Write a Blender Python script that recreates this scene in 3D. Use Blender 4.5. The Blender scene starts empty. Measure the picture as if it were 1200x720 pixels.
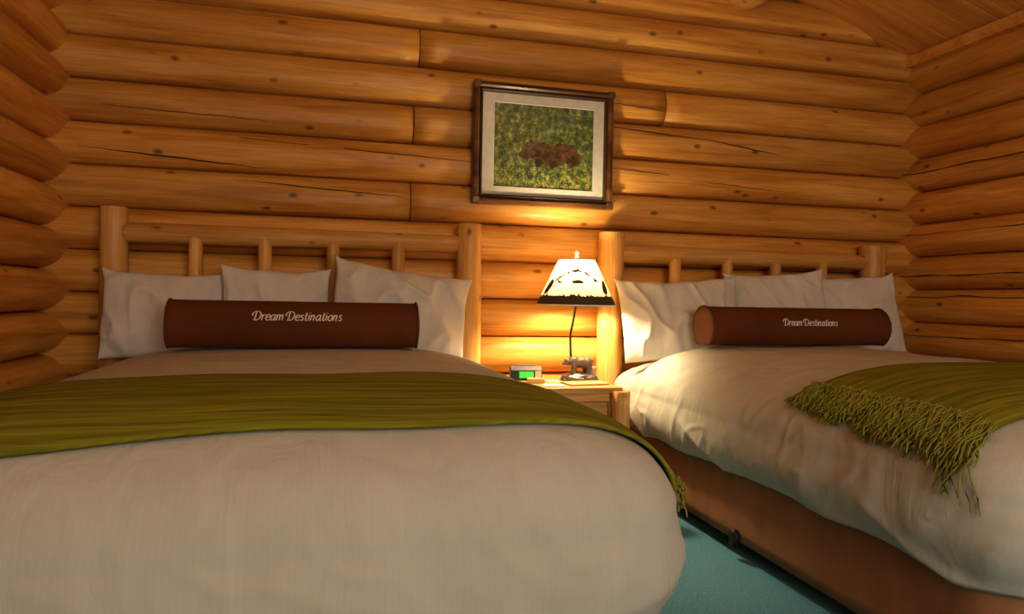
import bpy, bmesh, math, random
from mathutils import Vector, Matrix, noise, Euler

# ------------------------------------------------------------------ camera, light, exposure
S = bpy.context.scene
COL = S.collection
F, YAW, PITCH, ROLL, CAMH = 845.0, math.radians(14.3), math.radians(-.8), math.radians(1.1), .97
fw = Vector((math.sin(YAW) * math.cos(PITCH), math.cos(YAW) * math.cos(PITCH), math.sin(PITCH)))
rt = Vector((math.cos(YAW), -math.sin(YAW), 0))
up = rt.cross(fw)
rr = rt * math.cos(ROLL) + up * math.sin(ROLL)
uu = up * math.cos(ROLL) - rt * math.sin(ROLL)
cam_data = bpy.data.cameras.new('camera')
cam = bpy.data.objects.new('camera', cam_data)
COL.objects.link(cam)
cam_data.sensor_width = 36.0
cam_data.lens = F / 1200 * 36
cam_data.clip_start = .02
M = Matrix.Identity(4)
for i in range(3):
    M[i][0], M[i][1], M[i][2] = rr[i], uu[i], -fw[i]
M[2][3] = CAMH
cam.matrix_world = M
S.camera = cam

S.view_settings.view_transform = 'Standard'
S.view_settings.look = 'None'
S.view_settings.gamma = 1.0
S.view_settings.use_curve_mapping = False
S.view_settings.exposure = 0.06

w = bpy.data.worlds.new('world')
S.world = w
w.use_nodes = True
w.node_tree.nodes['Background'].inputs[0].default_value = (1, .8, .6, 1)
w.node_tree.nodes['Background'].inputs[1].default_value = .05

# unseen area light added behind the camera as neutral fill
wl = bpy.data.lights.new('added_fill_light', 'AREA')
wl.shape = 'RECTANGLE'; wl.size = 2.0; wl.size_y = 1.3
wl.energy = 52; wl.color = (1, .91, .75)
wo = bpy.data.objects.new('added_fill_light', wl)
COL.objects.link(wo)
wo.location = (.9, -1.93, 1.55)
wo.rotation_euler = (math.radians(90), 0, 0)
BULB = 1000.0          # bedside lamp bulb emission
FILL_GLOBE = 25.0           # emission of the lamp added behind the camera as fill

random.seed(7)
PI = math.pi

# ------------------------------------------------------------------ material helpers
def new_mat(name):
    m = bpy.data.materials.new(name)
    m.use_nodes = True
    nt = m.node_tree
    b = nt.nodes['Principled BSDF']
    return m, nt, b

def N(nt, t, **kw):
    n = nt.nodes.new(t)
    for k, v in kw.items():
        setattr(n, k, v)
    return n

def ramp(nt, stops):
    r = N(nt, 'ShaderNodeValToRGB')
    e = r.color_ramp.elements
    while len(e) < len(stops):
        e.new(.5)
    for i, (p, c) in enumerate(stops):
        e[i].position = p
        e[i].color = (*c, 1) if len(c) == 3 else c
    return r

def plain(name, col, rough=.6, metal=0.0, spec=.3):
    m, nt, b = new_mat(name)
    b.inputs['Base Color'].default_value = (*col, 1)
    b.inputs['Roughness'].default_value = rough
    b.inputs['Metallic'].default_value = metal
    b.inputs['Specular IOR Level'].default_value = spec
    # faint tonal variation
    tc = N(nt, 'ShaderNodeTexCoord'); no = N(nt, 'ShaderNodeTexNoise')
    no.inputs['Scale'].default_value = 25
    r = ramp(nt, [(.3, tuple(c * .9 for c in col)), (.7, tuple(min(1, c * 1.07) for c in col))])
    nt.links.new(tc.outputs['Object'], no.inputs['Vector'])
    nt.links.new(no.outputs['Fac'], r.inputs[0])
    nt.links.new(r.outputs[0], b.inputs['Base Color'])
    return m

def wood(name, dark, mid, light, knot=(.10, .035, .01), rough=.42, gscale=1.0, knots=True):
    """pine: grain runs along local X"""
    m, nt, b = new_mat(name)
    L = nt.links.new
    tc = N(nt, 'ShaderNodeTexCoord'); oi = N(nt, 'ShaderNodeObjectInfo')
    mul = N(nt, 'ShaderNodeVectorMath', operation='SCALE')
    mul.inputs[0].default_value = (37, 53, 71)
    L(oi.outputs['Random'], mul.inputs['Scale'])
    add = N(nt, 'ShaderNodeVectorMath', operation='ADD')
    L(tc.outputs['Object'], add.inputs[0]); L(mul.outputs[0], add.inputs[1])
    def mapped(sx, sy, sz):
        mp = N(nt, 'ShaderNodeMapping'); mp.inputs['Scale'].default_value = (sx * gscale, sy * gscale, sz * gscale)
        L(add.outputs[0], mp.inputs['Vector']); return mp
    n1 = N(nt, 'ShaderNodeTexNoise'); n1.inputs['Scale'].default_value = 1; n1.inputs['Detail'].default_value = 5; n1.inputs['Distortion'].default_value = .5
    L(mapped(1.1, 13, 13).outputs[0], n1.inputs['Vector'])
    r1 = ramp(nt, [(.34, dark), (.5, mid), (.66, light)])
    L(n1.outputs['Fac'], r1.inputs[0])
    n2 = N(nt, 'ShaderNodeTexNoise'); n2.inputs['Scale'].default_value = 1; n2.inputs['Detail'].default_value = 3
    L(mapped(5, 110, 110).outputs[0], n2.inputs['Vector'])
    r2 = ramp(nt, [(.32, (.76, .71, .64)), (.6, (1, 1, 1))])
    L(n2.outputs['Fac'], r2.inputs[0])
    mx = N(nt, 'ShaderNodeMix', data_type='RGBA', blend_type='MULTIPLY'); mx.inputs[0].default_value = .8
    L(r1.outputs[0], mx.inputs[6]); L(r2.outputs[0], mx.inputs[7])
    n3 = N(nt, 'ShaderNodeTexNoise'); n3.inputs['Scale'].default_value = 1; n3.inputs['Detail'].default_value = 4; n3.inputs['Distortion'].default_value = .3
    L(mapped(1.6, 42, 42).outputs[0], n3.inputs['Vector'])
    r3 = ramp(nt, [(.61, (1, 1, 1)), (.76, (.55, .42, .32))])
    L(n3.outputs['Fac'], r3.inputs[0])
    mx0 = mx
    mx = N(nt, 'ShaderNodeMix', data_type='RGBA', blend_type='MULTIPLY'); mx.inputs[0].default_value = .6
    L(mx0.outputs[2], mx.inputs[6]); L(r3.outputs[0], mx.inputs[7])
    # each log a little different in tone
    hv = N(nt, 'ShaderNodeHueSaturation')
    mr = N(nt, 'ShaderNodeMapRange'); mr.inputs['To Min'].default_value = .86; mr.inputs['To Max'].default_value = 1.12
    L(oi.outputs['Random'], mr.inputs['Value']); L(mr.outputs[0], hv.inputs['Value'])
    L(mx.outputs[2], hv.inputs['Color'])
    out = hv.outputs[0]
    if knots:
        vo = N(nt, 'ShaderNodeTexVoronoi'); vo.inputs['Scale'].default_value = 1; vo.inputs['Randomness'].default_value = 1
        L(mapped(5.2, 9.5, 9.5).outputs[0], vo.inputs['Vector'])
        nd = N(nt, 'ShaderNodeTexNoise'); nd.inputs['Scale'].default_value = 60
        L(add.outputs[0], nd.inputs['Vector'])
        ad = N(nt, 'ShaderNodeMath', operation='MULTIPLY_ADD'); ad.inputs[1].default_value = .09
        L(nd.outputs['Fac'], ad.inputs[0]); L(vo.outputs['Distance'], ad.inputs[2])
        rk = ramp(nt, [(.10, (1, 1, 1)), (.20, (0, 0, 0))])
        L(ad.outputs[0], rk.inputs[0])
        sp = N(nt, 'ShaderNodeSeparateColor'); L(vo.outputs['Color'], sp.inputs[0])
        gt = N(nt, 'ShaderNodeMath', operation='GREATER_THAN'); gt.inputs[1].default_value = .2
        L(sp.outputs[0], gt.inputs[0])
        mm = N(nt, 'ShaderNodeMath', operation='MULTIPLY'); L(rk.outputs[0], mm.inputs[0]); L(gt.outputs[0], mm.inputs[1])
        m3 = N(nt, 'ShaderNodeMath', operation='MULTIPLY'); m3.inputs[1].default_value = .85; L(mm.outputs[0], m3.inputs[0])
        mk = N(nt, 'ShaderNodeMix', data_type='RGBA'); mk.inputs[7].default_value = (*knot, 1)
        L(m3.outputs[0], mk.inputs[0]); L(out, mk.inputs[6]); out = mk.outputs[2]
    L(out, b.inputs['Base Color'])
    bp = N(nt, 'ShaderNodeBump'); bp.inputs['Strength'].default_value = .18; bp.inputs['Distance'].default_value = .004
    L(n1.outputs['Fac'], bp.inputs['Height']); L(bp.outputs[0], b.inputs['Normal'])
    b.inputs['Roughness'].default_value = rough
    b.inputs['Specular IOR Level'].default_value = .25
    return m

def cloth(name, col, col2, rough=.9, weave=900, wrinkle=.25, wscale=(5, 5, 5), stripe=None, sheen=0.0):
    m, nt, b = new_mat(name)
    L = nt.links.new
    tc = N(nt, 'ShaderNodeTexCoord')
    mp = N(nt, 'ShaderNodeMapping'); mp.inputs['Scale'].default_value = wscale
    L(tc.outputs['Object'], mp.inputs['Vector'])
    n = N(nt, 'ShaderNodeTexNoise'); n.inputs['Scale'].default_value = 1; n.inputs['Detail'].default_value = 4; n.inputs['Distortion'].default_value = .6
    L(mp.outputs[0], n.inputs['Vector'])
    r = ramp(nt, [(.3, col2), (.65, col)])
    L(n.outputs['Fac'], r.inputs[0])
    nf = N(nt, 'ShaderNodeTexNoise'); nf.inputs['Scale'].default_value = weave; nf.inputs['Detail'].default_value = 1
    L(tc.outputs['Object'], nf.inputs['Vector'])
    out = r.outputs[0]
    if stripe:
        ws = N(nt, 'ShaderNodeTexWave', bands_direction=stripe[0]); ws.inputs['Scale'].default_value = stripe[1]; ws.inputs['Distortion'].default_value = .4
        L(tc.outputs['Object'], ws.inputs['Vector'])
        rs = ramp(nt, [(0, (1 - stripe[2],) * 3), (1, (1, 1, 1))]); L(ws.outputs['Fac'], rs.inputs[0])
        mx = N(nt, 'ShaderNodeMix', data_type='RGBA', blend_type='MULTIPLY'); mx.inputs[0].default_value = 1
        L(out, mx.inputs[6]); L(rs.outputs[0], mx.inputs[7]); out = mx.outputs[2]
    L(out, b.inputs['Base Color'])
    b1 = N(nt, 'ShaderNodeBump'); b1.inputs['Strength'].default_value = wrinkle; b1.inputs['Distance'].default_value = .02
    L(n.outputs['Fac'], b1.inputs['Height'])
    b2 = N(nt, 'ShaderNodeBump'); b2.inputs['Strength'].default_value = .25; b2.inputs['Distance'].default_value = .0015
    L(nf.outputs['Fac'], b2.inputs['Height']); L(b1.outputs[0], b2.inputs['Normal'])
    L(b2.outputs[0], b.inputs['Normal'])
    b.inputs['Roughness'].default_value = rough
    b.inputs['Specular IOR Level'].default_value = .1
    b.inputs['Sheen Weight'].default_value = sheen
    return m

MAT = {}
MAT['log'] = wood('log_pine', (.51, .205, .030), (.68, .315, .056), (.77, .40, .095))
MAT['post'] = wood('post_pine', (.54, .25, .050), (.68, .345, .085), (.76, .43, .13))
MAT['board'] = wood('ceiling_pine', (.54, .23, .036), (.66, .31, .062), (.74, .38, .095), knots=False)
MAT['furn'] = wood('furniture_pine', (.50, .25, .07), (.62, .34, .11), (.70, .42, .16), rough=.35)
MAT['crack'] = plain('crack_dark', (.035, .012, .004), .9)
MAT['backing'] = plain('chinking_dark', (.05, .018, .006), .9)
MAT['duvet'] = cloth('duvet_cotton', (.535, .53, .465), (.485, .48, .415), wrinkle=.55, wscale=(9, 9, 2.4), stripe=('X', 26, .02))
MAT['pillow'] = cloth('pillow_cotton', (.68, .635, .56), (.60, .555, .48), wrinkle=.6, wscale=(9, 9, 6), stripe=('X', 24, .04))
MAT['throw'] = cloth('throw_chenille', (.27, .262, .020), (.135, .140, .009), weave=420, wrinkle=.5, wscale=(2.2, 34, 14), stripe=('Y', 60, .25))
MAT['fringe'] = plain('fringe_yarn', (.24, .235, .035), .9, spec=.1)
MAT['bolster'] = cloth('bolster_brown', (.125, .036, .011), (.095, .026, .008), weave=600, wrinkle=.12, stripe=None)
MAT['bolster_end'] = cloth('bolster_end_brown', (.20, .085, .045), (.16, .066, .034), weave=600, wrinkle=.1)
MAT['thread'] = plain('thread_white', (.82, .70, .60), .8)
MAT['skirt'] = cloth('skirt_brown', (.33, .150, .070), (.28, .122, .055), weave=500, wrinkle=.15, wscale=(14, 14, 3))
MAT['black'] = plain('black_plastic', (.012, .011, .010), .5)
MAT['darkmetal'] = plain('dark_metal', (.03, .024, .018), .4, .7)
MAT['brass'] = plain('brass', (.60, .42, .16), .3, .9)
MAT['pewter'] = plain('pewter', (.13, .105, .085), .45, .45)
MAT['darkgrey'] = plain('clock_grey', (.10, .10, .11), .45)
MAT['rock'] = plain('silver_rock', (.16, .155, .15), .4, .6)
MAT['paper'] = plain('paper_white', (.74, .70, .62), .7)
MAT['card'] = plain('card_tan', (.56, .36, .16), .7)
MAT['mattress'] = plain('mattress_ticking', (.7, .66, .6), .8)
MAT['white'] = plain('white_trim', (.85, .82, .76), .5)

def emis(name, col, st):
    m, nt, b = new_mat(name)
    b.inputs['Base Color'].default_value = (*col, 1)
    b.inputs['Emission Color'].default_value = (*col, 1)
    b.inputs['Emission Strength'].default_value = st
    return m
MAT['bulb'] = emis('bulb_glow', (1, .77, .45), BULB)
MAT['globe'] = emis('fill_globe_glow', (1, .78, .50), FILL_GLOBE)
MAT['green'] = emis('green_display', (.03, .62, .05), .55)

def carpet():
    m, nt, b = new_mat('carpet_teal'); L = nt.links.new
    tc = N(nt, 'ShaderNodeTexCoord')
    n = N(nt, 'ShaderNodeTexNoise'); n.inputs['Scale'].default_value = 160; n.inputs['Detail'].default_value = 4
    L(tc.outputs['Object'], n.inputs['Vector'])
    r = ramp(nt, [(.3, (.055, .20, .28)), (.7, (.16, .41, .53))]); L(n.outputs['Fac'], r.inputs[0]); L(r.outputs[0], b.inputs['Base Color'])
    bp = N(nt, 'ShaderNodeBump'); bp.inputs['Strength'].default_value = .8; bp.inputs['Distance'].default_value = .006
    L(n.outputs['Fac'], bp.inputs['Height']); L(bp.outputs[0], b.inputs['Normal'])
    b.inputs['Roughness'].default_value = 1; b.inputs['Specular IOR Level'].default_value = .05
    return m
MAT['carpet'] = carpet()

def shade_mat():
    m, nt, b = new_mat('shade_parchment'); L = nt.links.new
    out = nt.nodes['Material Output']
    b.inputs['Base Color'].default_value = (.62, .52, .34, 1); b.inputs['Roughness'].default_value = .7
    tr = N(nt, 'ShaderNodeBsdfTranslucent'); tr.inputs['Color'].default_value = (.17, .125, .062, 1)
    mx = N(nt, 'ShaderNodeMixShader'); mx.inputs[0].default_value = .5
    L(b.outputs[0], mx.inputs[1]); L(tr.outputs[0], mx.inputs[2]); L(mx.outputs[0], out.inputs['Surface'])
    return m
MAT['shade'] = shade_mat()

def print_mat():
    m, nt, b = new_mat('shade_print_brown')
    b.inputs['Base Color'].default_value = (.06, .035, .014, 1); b.inputs['Roughness'].default_value = .8
    return m
MAT['print'] = print_mat()

def glass_mat():
    m, nt, b = new_mat('picture_glass'); L = nt.links.new
    out = nt.nodes['Material Output']
    tr = N(nt, 'ShaderNodeBsdfTransparent'); gl = N(nt, 'ShaderNodeBsdfGlossy'); gl.inputs['Roughness'].default_value = .03
    mx = N(nt, 'ShaderNodeMixShader'); mx.inputs[0].default_value = .04
    L(tr.outputs[0], mx.inputs[1]); L(gl.outputs[0], mx.inputs[2]); L(mx.outputs[0], out.inputs['Surface'])
    return m
MAT['glass'] = glass_mat()

def meadow():
    m, nt, b = new_mat('meadow_print'); L = nt.links.new
    tc = N(nt, 'ShaderNodeTexCoord')
    n = N(nt, 'ShaderNodeTexNoise'); n.inputs['Scale'].default_value = 30; n.inputs['Detail'].default_value = 6; n.inputs['Roughness'].default_value = .7
    L(tc.outputs['Object'], n.inputs['Vector'])
    r = ramp(nt, [(.40, (.006, .020, .003)), (.47, (.035, .080, .008)), (.55, (.10, .15, .020)), (.66, (.40, .35, .09))])
    L(n.outputs['Fac'], r.inputs[0])
    # yellow flowers, denser low in the picture
    v = N(nt, 'ShaderNodeTexVoronoi'); v.inputs['Scale'].default_value = 85
    L(tc.outputs['Object'], v.inputs['Vector'])
    sx = N(nt, 'ShaderNodeSeparateXYZ'); L(tc.outputs['Object'], sx.inputs[0])
    mr = N(nt, 'ShaderNodeMapRange'); mr.inputs['From Min'].default_value = .10; mr.inputs['From Max'].default_value = -.20
    mr.inputs['To Min'].default_value = .0; mr.inputs['To Max'].default_value = .40
    L(sx.outputs['Z'], mr.inputs['Value'])
    n2 = N(nt, 'ShaderNodeTexNoise'); n2.inputs['Scale'].default_value = 22; n2.inputs['Detail'].default_value = 4; L(tc.outputs['Object'], n2.inputs['Vector'])
    m2 = N(nt, 'ShaderNodeMath', operation='MULTIPLY'); L(mr.outputs[0], m2.inputs[0]); L(n2.outputs['Fac'], m2.inputs[1])
    m25 = N(nt, 'ShaderNodeMath', operation='MULTIPLY'); m25.inputs[1].default_value = 1.9; L(m2.outputs[0], m25.inputs[0])
    lt = N(nt, 'ShaderNodeMath', operation='LESS_THAN'); L(v.outputs['Distance'], lt.inputs[0]); L(m25.outputs[0], lt.inputs[1])
    mx = N(nt, 'ShaderNodeMix', data_type='RGBA'); mx.inputs[7].default_value = (.50, .33, .05, 1)
    m4 = N(nt, 'ShaderNodeMath', operation='MULTIPLY'); m4.inputs[1].default_value = .7; L(lt.outputs[0], m4.inputs[0])
    L(m4.outputs[0], mx.inputs[0]); L(r.outputs[0], mx.inputs[6]); L(mx.outputs[2], b.inputs['Base Color'])
    b.inputs['Roughness'].default_value = .6
    return m
MAT['meadow'] = meadow()
MAT['bearprint'] = cloth('bear_print', (.125, .065, .030), (.012, .006, .003), weave=300, wrinkle=0, wscale=(34, 34, 50), sheen=0)
MAT['beardark'] = plain('bear_print_dark', (.020, .010, .005), .7)
MAT['frame'] = wood('frame_walnut', (.055, .020, .007), (.12, .046, .015), (.19, .085, .03), knots=False, rough=.3)
MAT['frame_dark'] = plain('frame_bronze', (.045, .028, .014), .35, .2)
MAT['gold'] = plain('frame_gold', (.10, .055, .022), .35, .5)
MAT['mat'] = plain('mat_board', (.55, .53, .46), .8)

# ------------------------------------------------------------------ geometry helpers
def link(name, me, mat, parent=None, origin=(0, 0, 0), rot=None, smooth=True):
    o = bpy.data.objects.new(name, me)
    COL.objects.link(o)
    if mat is not None and not me.materials:
        me.materials.append(MAT[mat])
    if smooth:
        for p in me.polygons:
            p.use_smooth = True
    o.location = Vector(origin)
    if rot is not None:
        o.rotation_euler = rot
    if parent is not None:
        o.parent = parent
        o.location = Vector(origin) - Vector(parent.location)
    return o

def mesh(name, V, Fc, mat, parent=None, origin=None, smooth=True):
    """V in world coordinates; origin = object origin (default: the parent's)"""
    if origin is None:
        origin = tuple(parent.location) if parent is not None else (0, 0, 0)
    og = Vector(origin)
    me = bpy.data.meshes.new(name)
    me.from_pydata([tuple(Vector(v) - og) for v in V], [], Fc)
    bm = bmesh.new(); bm.from_mesh(me)
    bmesh.ops.recalc_face_normals(bm, faces=bm.faces)
    bm.to_mesh(me); bm.free()
    return link(name, me, mat, parent, origin, smooth=smooth)

def empty(name, loc):
    o = bpy.data.objects.new(name, None)
    COL.objects.link(o); o.location = loc; o.empty_display_size = .1
    return o

def tag(o, label, cat=None, group=None, kind=None):
    o['label'] = label
    if cat: o['category'] = cat
    if group: o['group'] = group
    if kind: o['kind'] = kind
    return o

def box(name, lo, hi, mat, parent=None, bevel=.003, origin=None):
    lo, hi = Vector(lo), Vector(hi)
    c = (lo + hi) / 2
    bm = bmesh.new()
    bmesh.ops.create_cube(bm, size=1, matrix=Matrix.Diagonal((*(hi - lo), 1)))
    if bevel:
        bmesh.ops.bevel(bm, geom=bm.edges[:], offset=bevel, segments=2, affect='EDGES', profile=.6)
    me = bpy.data.meshes.new(name); bm.to_mesh(me); bm.free()
    return link(name, me, mat, parent, c, smooth=False)

def grid_faces(nr, nc, close=False):
    f = []
    for i in range(nr - 1):
        for j in range(nc - 1 + (1 if close else 0)):
            k = (j + 1) % nc
            f.append((i * nc + j, i * nc + k, (i + 1) * nc + k, (i + 1) * nc + j))
    return f

def lathe(name, prof, centre, mat, parent=None, seg=32, cap=True):
    V = []
    for r, z in prof:
        for k in range(seg):
            a = 2 * PI * k / seg
            V.append((centre[0] + r * math.cos(a), centre[1] + r * math.sin(a), centre[2] + z))
    Fc = grid_faces(len(prof), seg, True)
    if cap:
        Fc.append(tuple(range(seg))); Fc.append(tuple(range((len(prof) - 1) * seg, len(prof) * seg)))
    return mesh(name, V, Fc, mat, parent, centre if parent is None else None)

def tube_vf(path, rad, seg=8):
    V, Fc = [], []
    n = len(path)
    P = [Vector(p) for p in path]
    for i in range(n):
        t = (P[min(i + 1, n - 1)] - P[max(i - 1, 0)]).normalized()
        a = Vector((0, 0, 1)) if abs(t.z) < .9 else Vector((1, 0, 0))
        s = t.cross(a).normalized(); b = t.cross(s)
        r = rad[i] if isinstance(rad, (list, tuple)) else rad
        for k in range(seg):
            an = 2 * PI * k / seg
            V.append(P[i] + (s * math.cos(an) + b * math.sin(an)) * r)
    Fc = grid_faces(n, seg, True)
    Fc.append(tuple(range(seg))); Fc.append(tuple(range((n - 1) * seg, n * seg)))
    return V, Fc

def tube(name, path, rad, mat, parent=None, seg=10):
    V, Fc = tube_vf(path, rad, seg)
    return mesh(name, V, Fc, mat, parent)

LOGN = [0]
def log_mesh(L, r0, r1, seg=26, rings=None, wob=.006, round_ends=0.0, rz=None, e=2.0):
    """a peeled log along local X from 0 to L"""
    LOGN[0] += 1
    sd = LOGN[0] * 13.7
    rings = rings or max(6, int(L / .09))
    xs = [L * i / rings for i in range(rings + 1)]
    if round_ends:
        e = round_ends
        xs = [0, e * .15, e * .45, e] + [e + (L - 2 * e) * i / rings for i in range(1, rings)] + [L - e, L - e * .45, L - e * .15, L]
    V = []
    for x in xs:
        t = x / L
        r = r0 + (r1 - r0) * t
        f = 1.0
        if round_ends:
            d = min(x, L - x)
            if d < round_ends:
                f = .55 + .45 * math.sqrt(max(0, 1 - (1 - d / round_ends) ** 2))
        bx = noise.noise(Vector((x * 1.1, sd, 0))) * wob
        bz = noise.noise(Vector((x * 1.1, sd, 9))) * wob
        for k in range(seg):
            a = 2 * PI * k / seg
            d = noise.noise(Vector((x * 2.2, math.cos(a) * 1.3 + sd, math.sin(a) * 1.3))) * wob
            d += noise.noise(Vector((x * 7, math.cos(a) * 3 + sd, math.sin(a) * 3))) * wob * .3
            q = (r + d) * f
            c_, s_ = math.cos(a), math.sin(a)
            if rz:                                     # scribed wall log: faces a little flattened, tight groove between courses
                c_ = math.copysign(abs(c_) ** (2 / e), c_); s_ = math.copysign(abs(s_) ** (2 / e), s_)
                V.append((x, bx + q * c_, bz * .25 + (rz + d * .25) * s_))
            else:
                V.append((x, bx + q * c_, bz + q * s_))
    Fc = grid_faces(len(xs), seg, True)
    Fc = [tuple(reversed(q)) for q in Fc]
    Fc.append(tuple(range(seg))); Fc.append(tuple(reversed(range((len(xs) - 1) * seg, len(xs) * seg))))
    me = bpy.data.meshes.new('log')
    me.from_pydata(V, [], Fc)
    for p in me.polygons:
        p.use_smooth = len(p.vertices) == 4
    return me

def place_log(name, me, mat, parent, loc, rot):
    o = bpy.data.objects.new(name, me); COL.objects.link(o)
    if not me.materials: me.materials.append(MAT[mat])
    o.parent = parent
    o.location = Vector(loc) - Vector(parent.location)
    o.rotation_euler = rot
    return o

# ------------------------------------------------------------------ the setting
XL, XR, YB, YF = -1.215, 3.425, 3.68, -2.0        # joint planes of the log walls
EAVE, SLOPE, RIDGE = 2.462, .338, 1.105
def roof_z(x):
    return EAVE + SLOPE * ((3.35 - x) if x > RIDGE else (3.35 - 2 * RIDGE + x))

fl = box('floor', (-1.5, -2.2, -.1), (3.8, 3.95, 0), 'carpet', bevel=0)
tag(fl, 'teal carpet covering the bedroom floor', kind='structure')

PB = .1955
wb = box('wall_back', (-1.5, YB + .055, -.05), (3.75, YB + .10, 2.46), 'backing', bevel=0)
tag(wb, 'back wall of stacked orange pine logs behind the headboards', kind='structure')
seams = {7: [.425], 6: [1.775], 5: [.402], 3: [.392]}       # joints between butted logs, by course
random.seed(3)
RB, RBZ, EB = .100, PB / 2 - .0005, 2.45
def log_face(z, ry=RB, rz=RBZ, e=EB):
    return ry * max(0, 1 - abs(z / rz) ** e) ** (1 / e)
logs_back = {}
for k in range(-4, 12):
    zc = .762 + PB * (k + .5)
    if zc > 3.15: break
    cuts = [-1.55] + seams.get(k, []) + [3.75]
    if zc + .08 > 2.45:                                   # gable: logs end under the roof boards
        dx = (zc - .13 - EAVE) / SLOPE
        if dx > 0:
            cuts[0] = max(cuts[0], 2 * RIDGE - 3.35 + dx); cuts[-1] = min(cuts[-1], 3.35 - dx)
    for a, b in zip(cuts[:-1], cuts[1:]):
        ra = RB + random.uniform(-.002, .004); rb = RB + random.uniform(-.002, .004)
        ga = .0025 if a > -1.5 else 0; gb = .0025 if b < 3.7 else 0
        me = log_mesh(b - a - ga - gb, ra, rb, seg=40, wob=.005, rz=RBZ, e=EB)
        o = place_log('log', me, 'log', wb, (a + ga, YB + .052, zc), (0, 0, 0))
        logs_back.setdefault(k, []).append((o, a, b))

# drying cracks in the back-wall logs: (course, x0, x1, height fraction start, end)
def crack_on(o, a, pts, width=.004):
    """pts: (x, z) relative to the log axis; a thin sunken-looking split on the room side"""
    V, Fc = [], []
    n = len(pts)
    for i, (x, z) in enumerate(pts):
        t = math.sin(PI * (i + .15) / (n - .7))
        wd = width * max(.12, t)
        for s in (-1, 1):
            zz = z + s * wd / 2
            V.append((x - a, -log_face(zz) - .0055, zz))
        V.append((x - a, -log_face(z) + .012, z))
    for i in range(n - 1):
        p, q = 3 * i, 3 * i + 3
        Fc += [(p, p + 1, q + 1, q), (p, q, q + 2, p + 2), (p + 1, p + 2, q + 2, q + 1)]
    me = bpy.data.meshes.new('crack'); me.from_pydata(V, [], Fc); me.materials.append(MAT['crack'])
    c = bpy.data.objects.new('crack', me); COL.objects.link(c); c.parent = o
random.seed(11)
def wig(x0, z0, x1, z1, n=16, amp=.004):
    return [(x0 + (x1 - x0) * i / n, z0 + (z1 - z0) * i / n + random.uniform(-amp, amp) * .5) for i in range(n + 1)]
def crack(k, x0, z0, x1, z1, width=.005):
    for o, a, b in logs_back[k]:
        if a - .05 <= x0 and x1 <= b + .05:
            crack_on(o, a + .0025, wig(x0, z0, x1, z1), width)
crack(4, -1.1, -.03, -.30, -.078, .006)
crack(4, -.42, .058, .70, .014, .005)
crack(3, -.45, .055, .38, .010, .005)
crack(6, 1.45, -.012, 1.76, -.03, .004)
crack(5, 1.46, .06, 2.0, .025, .005)
crack(5, 2.0, .03, 2.5, -.03, .006)
crack(4, 1.46, .03, 1.80, .012, .004)
crack(4, 1.95, -.01, 2.6, -.045, .003)
crack(5, -1.0, -.03, -.3, -.05, .003)

PL = .1905
wlft = box('wall_left', (XL - .12, YF, -.05), (XL - .06, 3.95, 2.42), 'backing', bevel=0)
tag(wlft, 'left wall of round pine logs', kind='structure')
random.seed(5)
RL = .110
for k in range(-5, 8):
    zc = 1.0585 + PL * (k + .5)
    me = log_mesh(3.95 - YF, RL + random.uniform(-.003, .006), RL + random.uniform(-.002, .008), seg=40, wob=.008, rz=PL / 2 - .0005, e=2.15)
    place_log('log', me, 'log', wlft, (XL - .05, YF, zc), (0, 0, PI / 2))
wrgt = box('wall_right', (XR + .06, YF, -.05), (XR + .12, 3.95, 2.42), 'backing', bevel=0)
tag(wrgt, 'right wall of round pine logs under the sloping ceiling', kind='structure')
PR = .1965
for k in range(-5, 7):
    zc = 1.061 + PR * (k + .5)
    me = log_mesh(3.95 - YF, RB + random.uniform(-.002, .006), RB + random.uniform(-.002, .006), seg=40, wob=.008, rz=PR / 2 - .0005, e=2.3)
    o = place_log('log', me, 'log', wrgt, (XR + .05, YF, zc), (0, 0, PI / 2))
    if k in (-1, 0, -2, 3, 1):
        # cracks run along the log; room side is local +Y
        z0 = {-2: .05, -1: .055, 0: -.02, 1: .03, 3: .0}[k]
        V, Fc = [], []
        pts = [(3.6 + 2.1 * i / 24, z0 + .02 * noise.noise(Vector((i * .35, k * 5, 0))) - (.03 * i / 24 if k == -2 else 0)) for i in range(25)]
        for i, (x, z) in enumerate(pts):
            wd = .006 * (.3 + .7 * abs(noise.noise(Vector((i * .3, k, 4)))) * 2)
            for s in (-1, 1):
                zz = z + s * wd / 2
                V.append((x, -log_face(zz, .103, PR / 2, 2.3) - .006, zz))
            V.append((x, -log_face(z, .103, PR / 2, 2.3) + .012, z))
        V = [(x, -y, z) for x, y, z in V]
        for i in range(len(pts) - 1):
            p, q = 3 * i, 3 * i + 3
            Fc += [(p, p + 1, q + 1, q), (p, q, q + 2, p + 2), (p + 1, p + 2, q + 2, q + 1)]
        me = bpy.data.meshes.new('crack'); me.from_pydata(V, [], Fc); me.materials.append(MAT['crack'])
        c = bpy.data.objects.new('crack', me); COL.objects.link(c); c.parent = o

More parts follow.
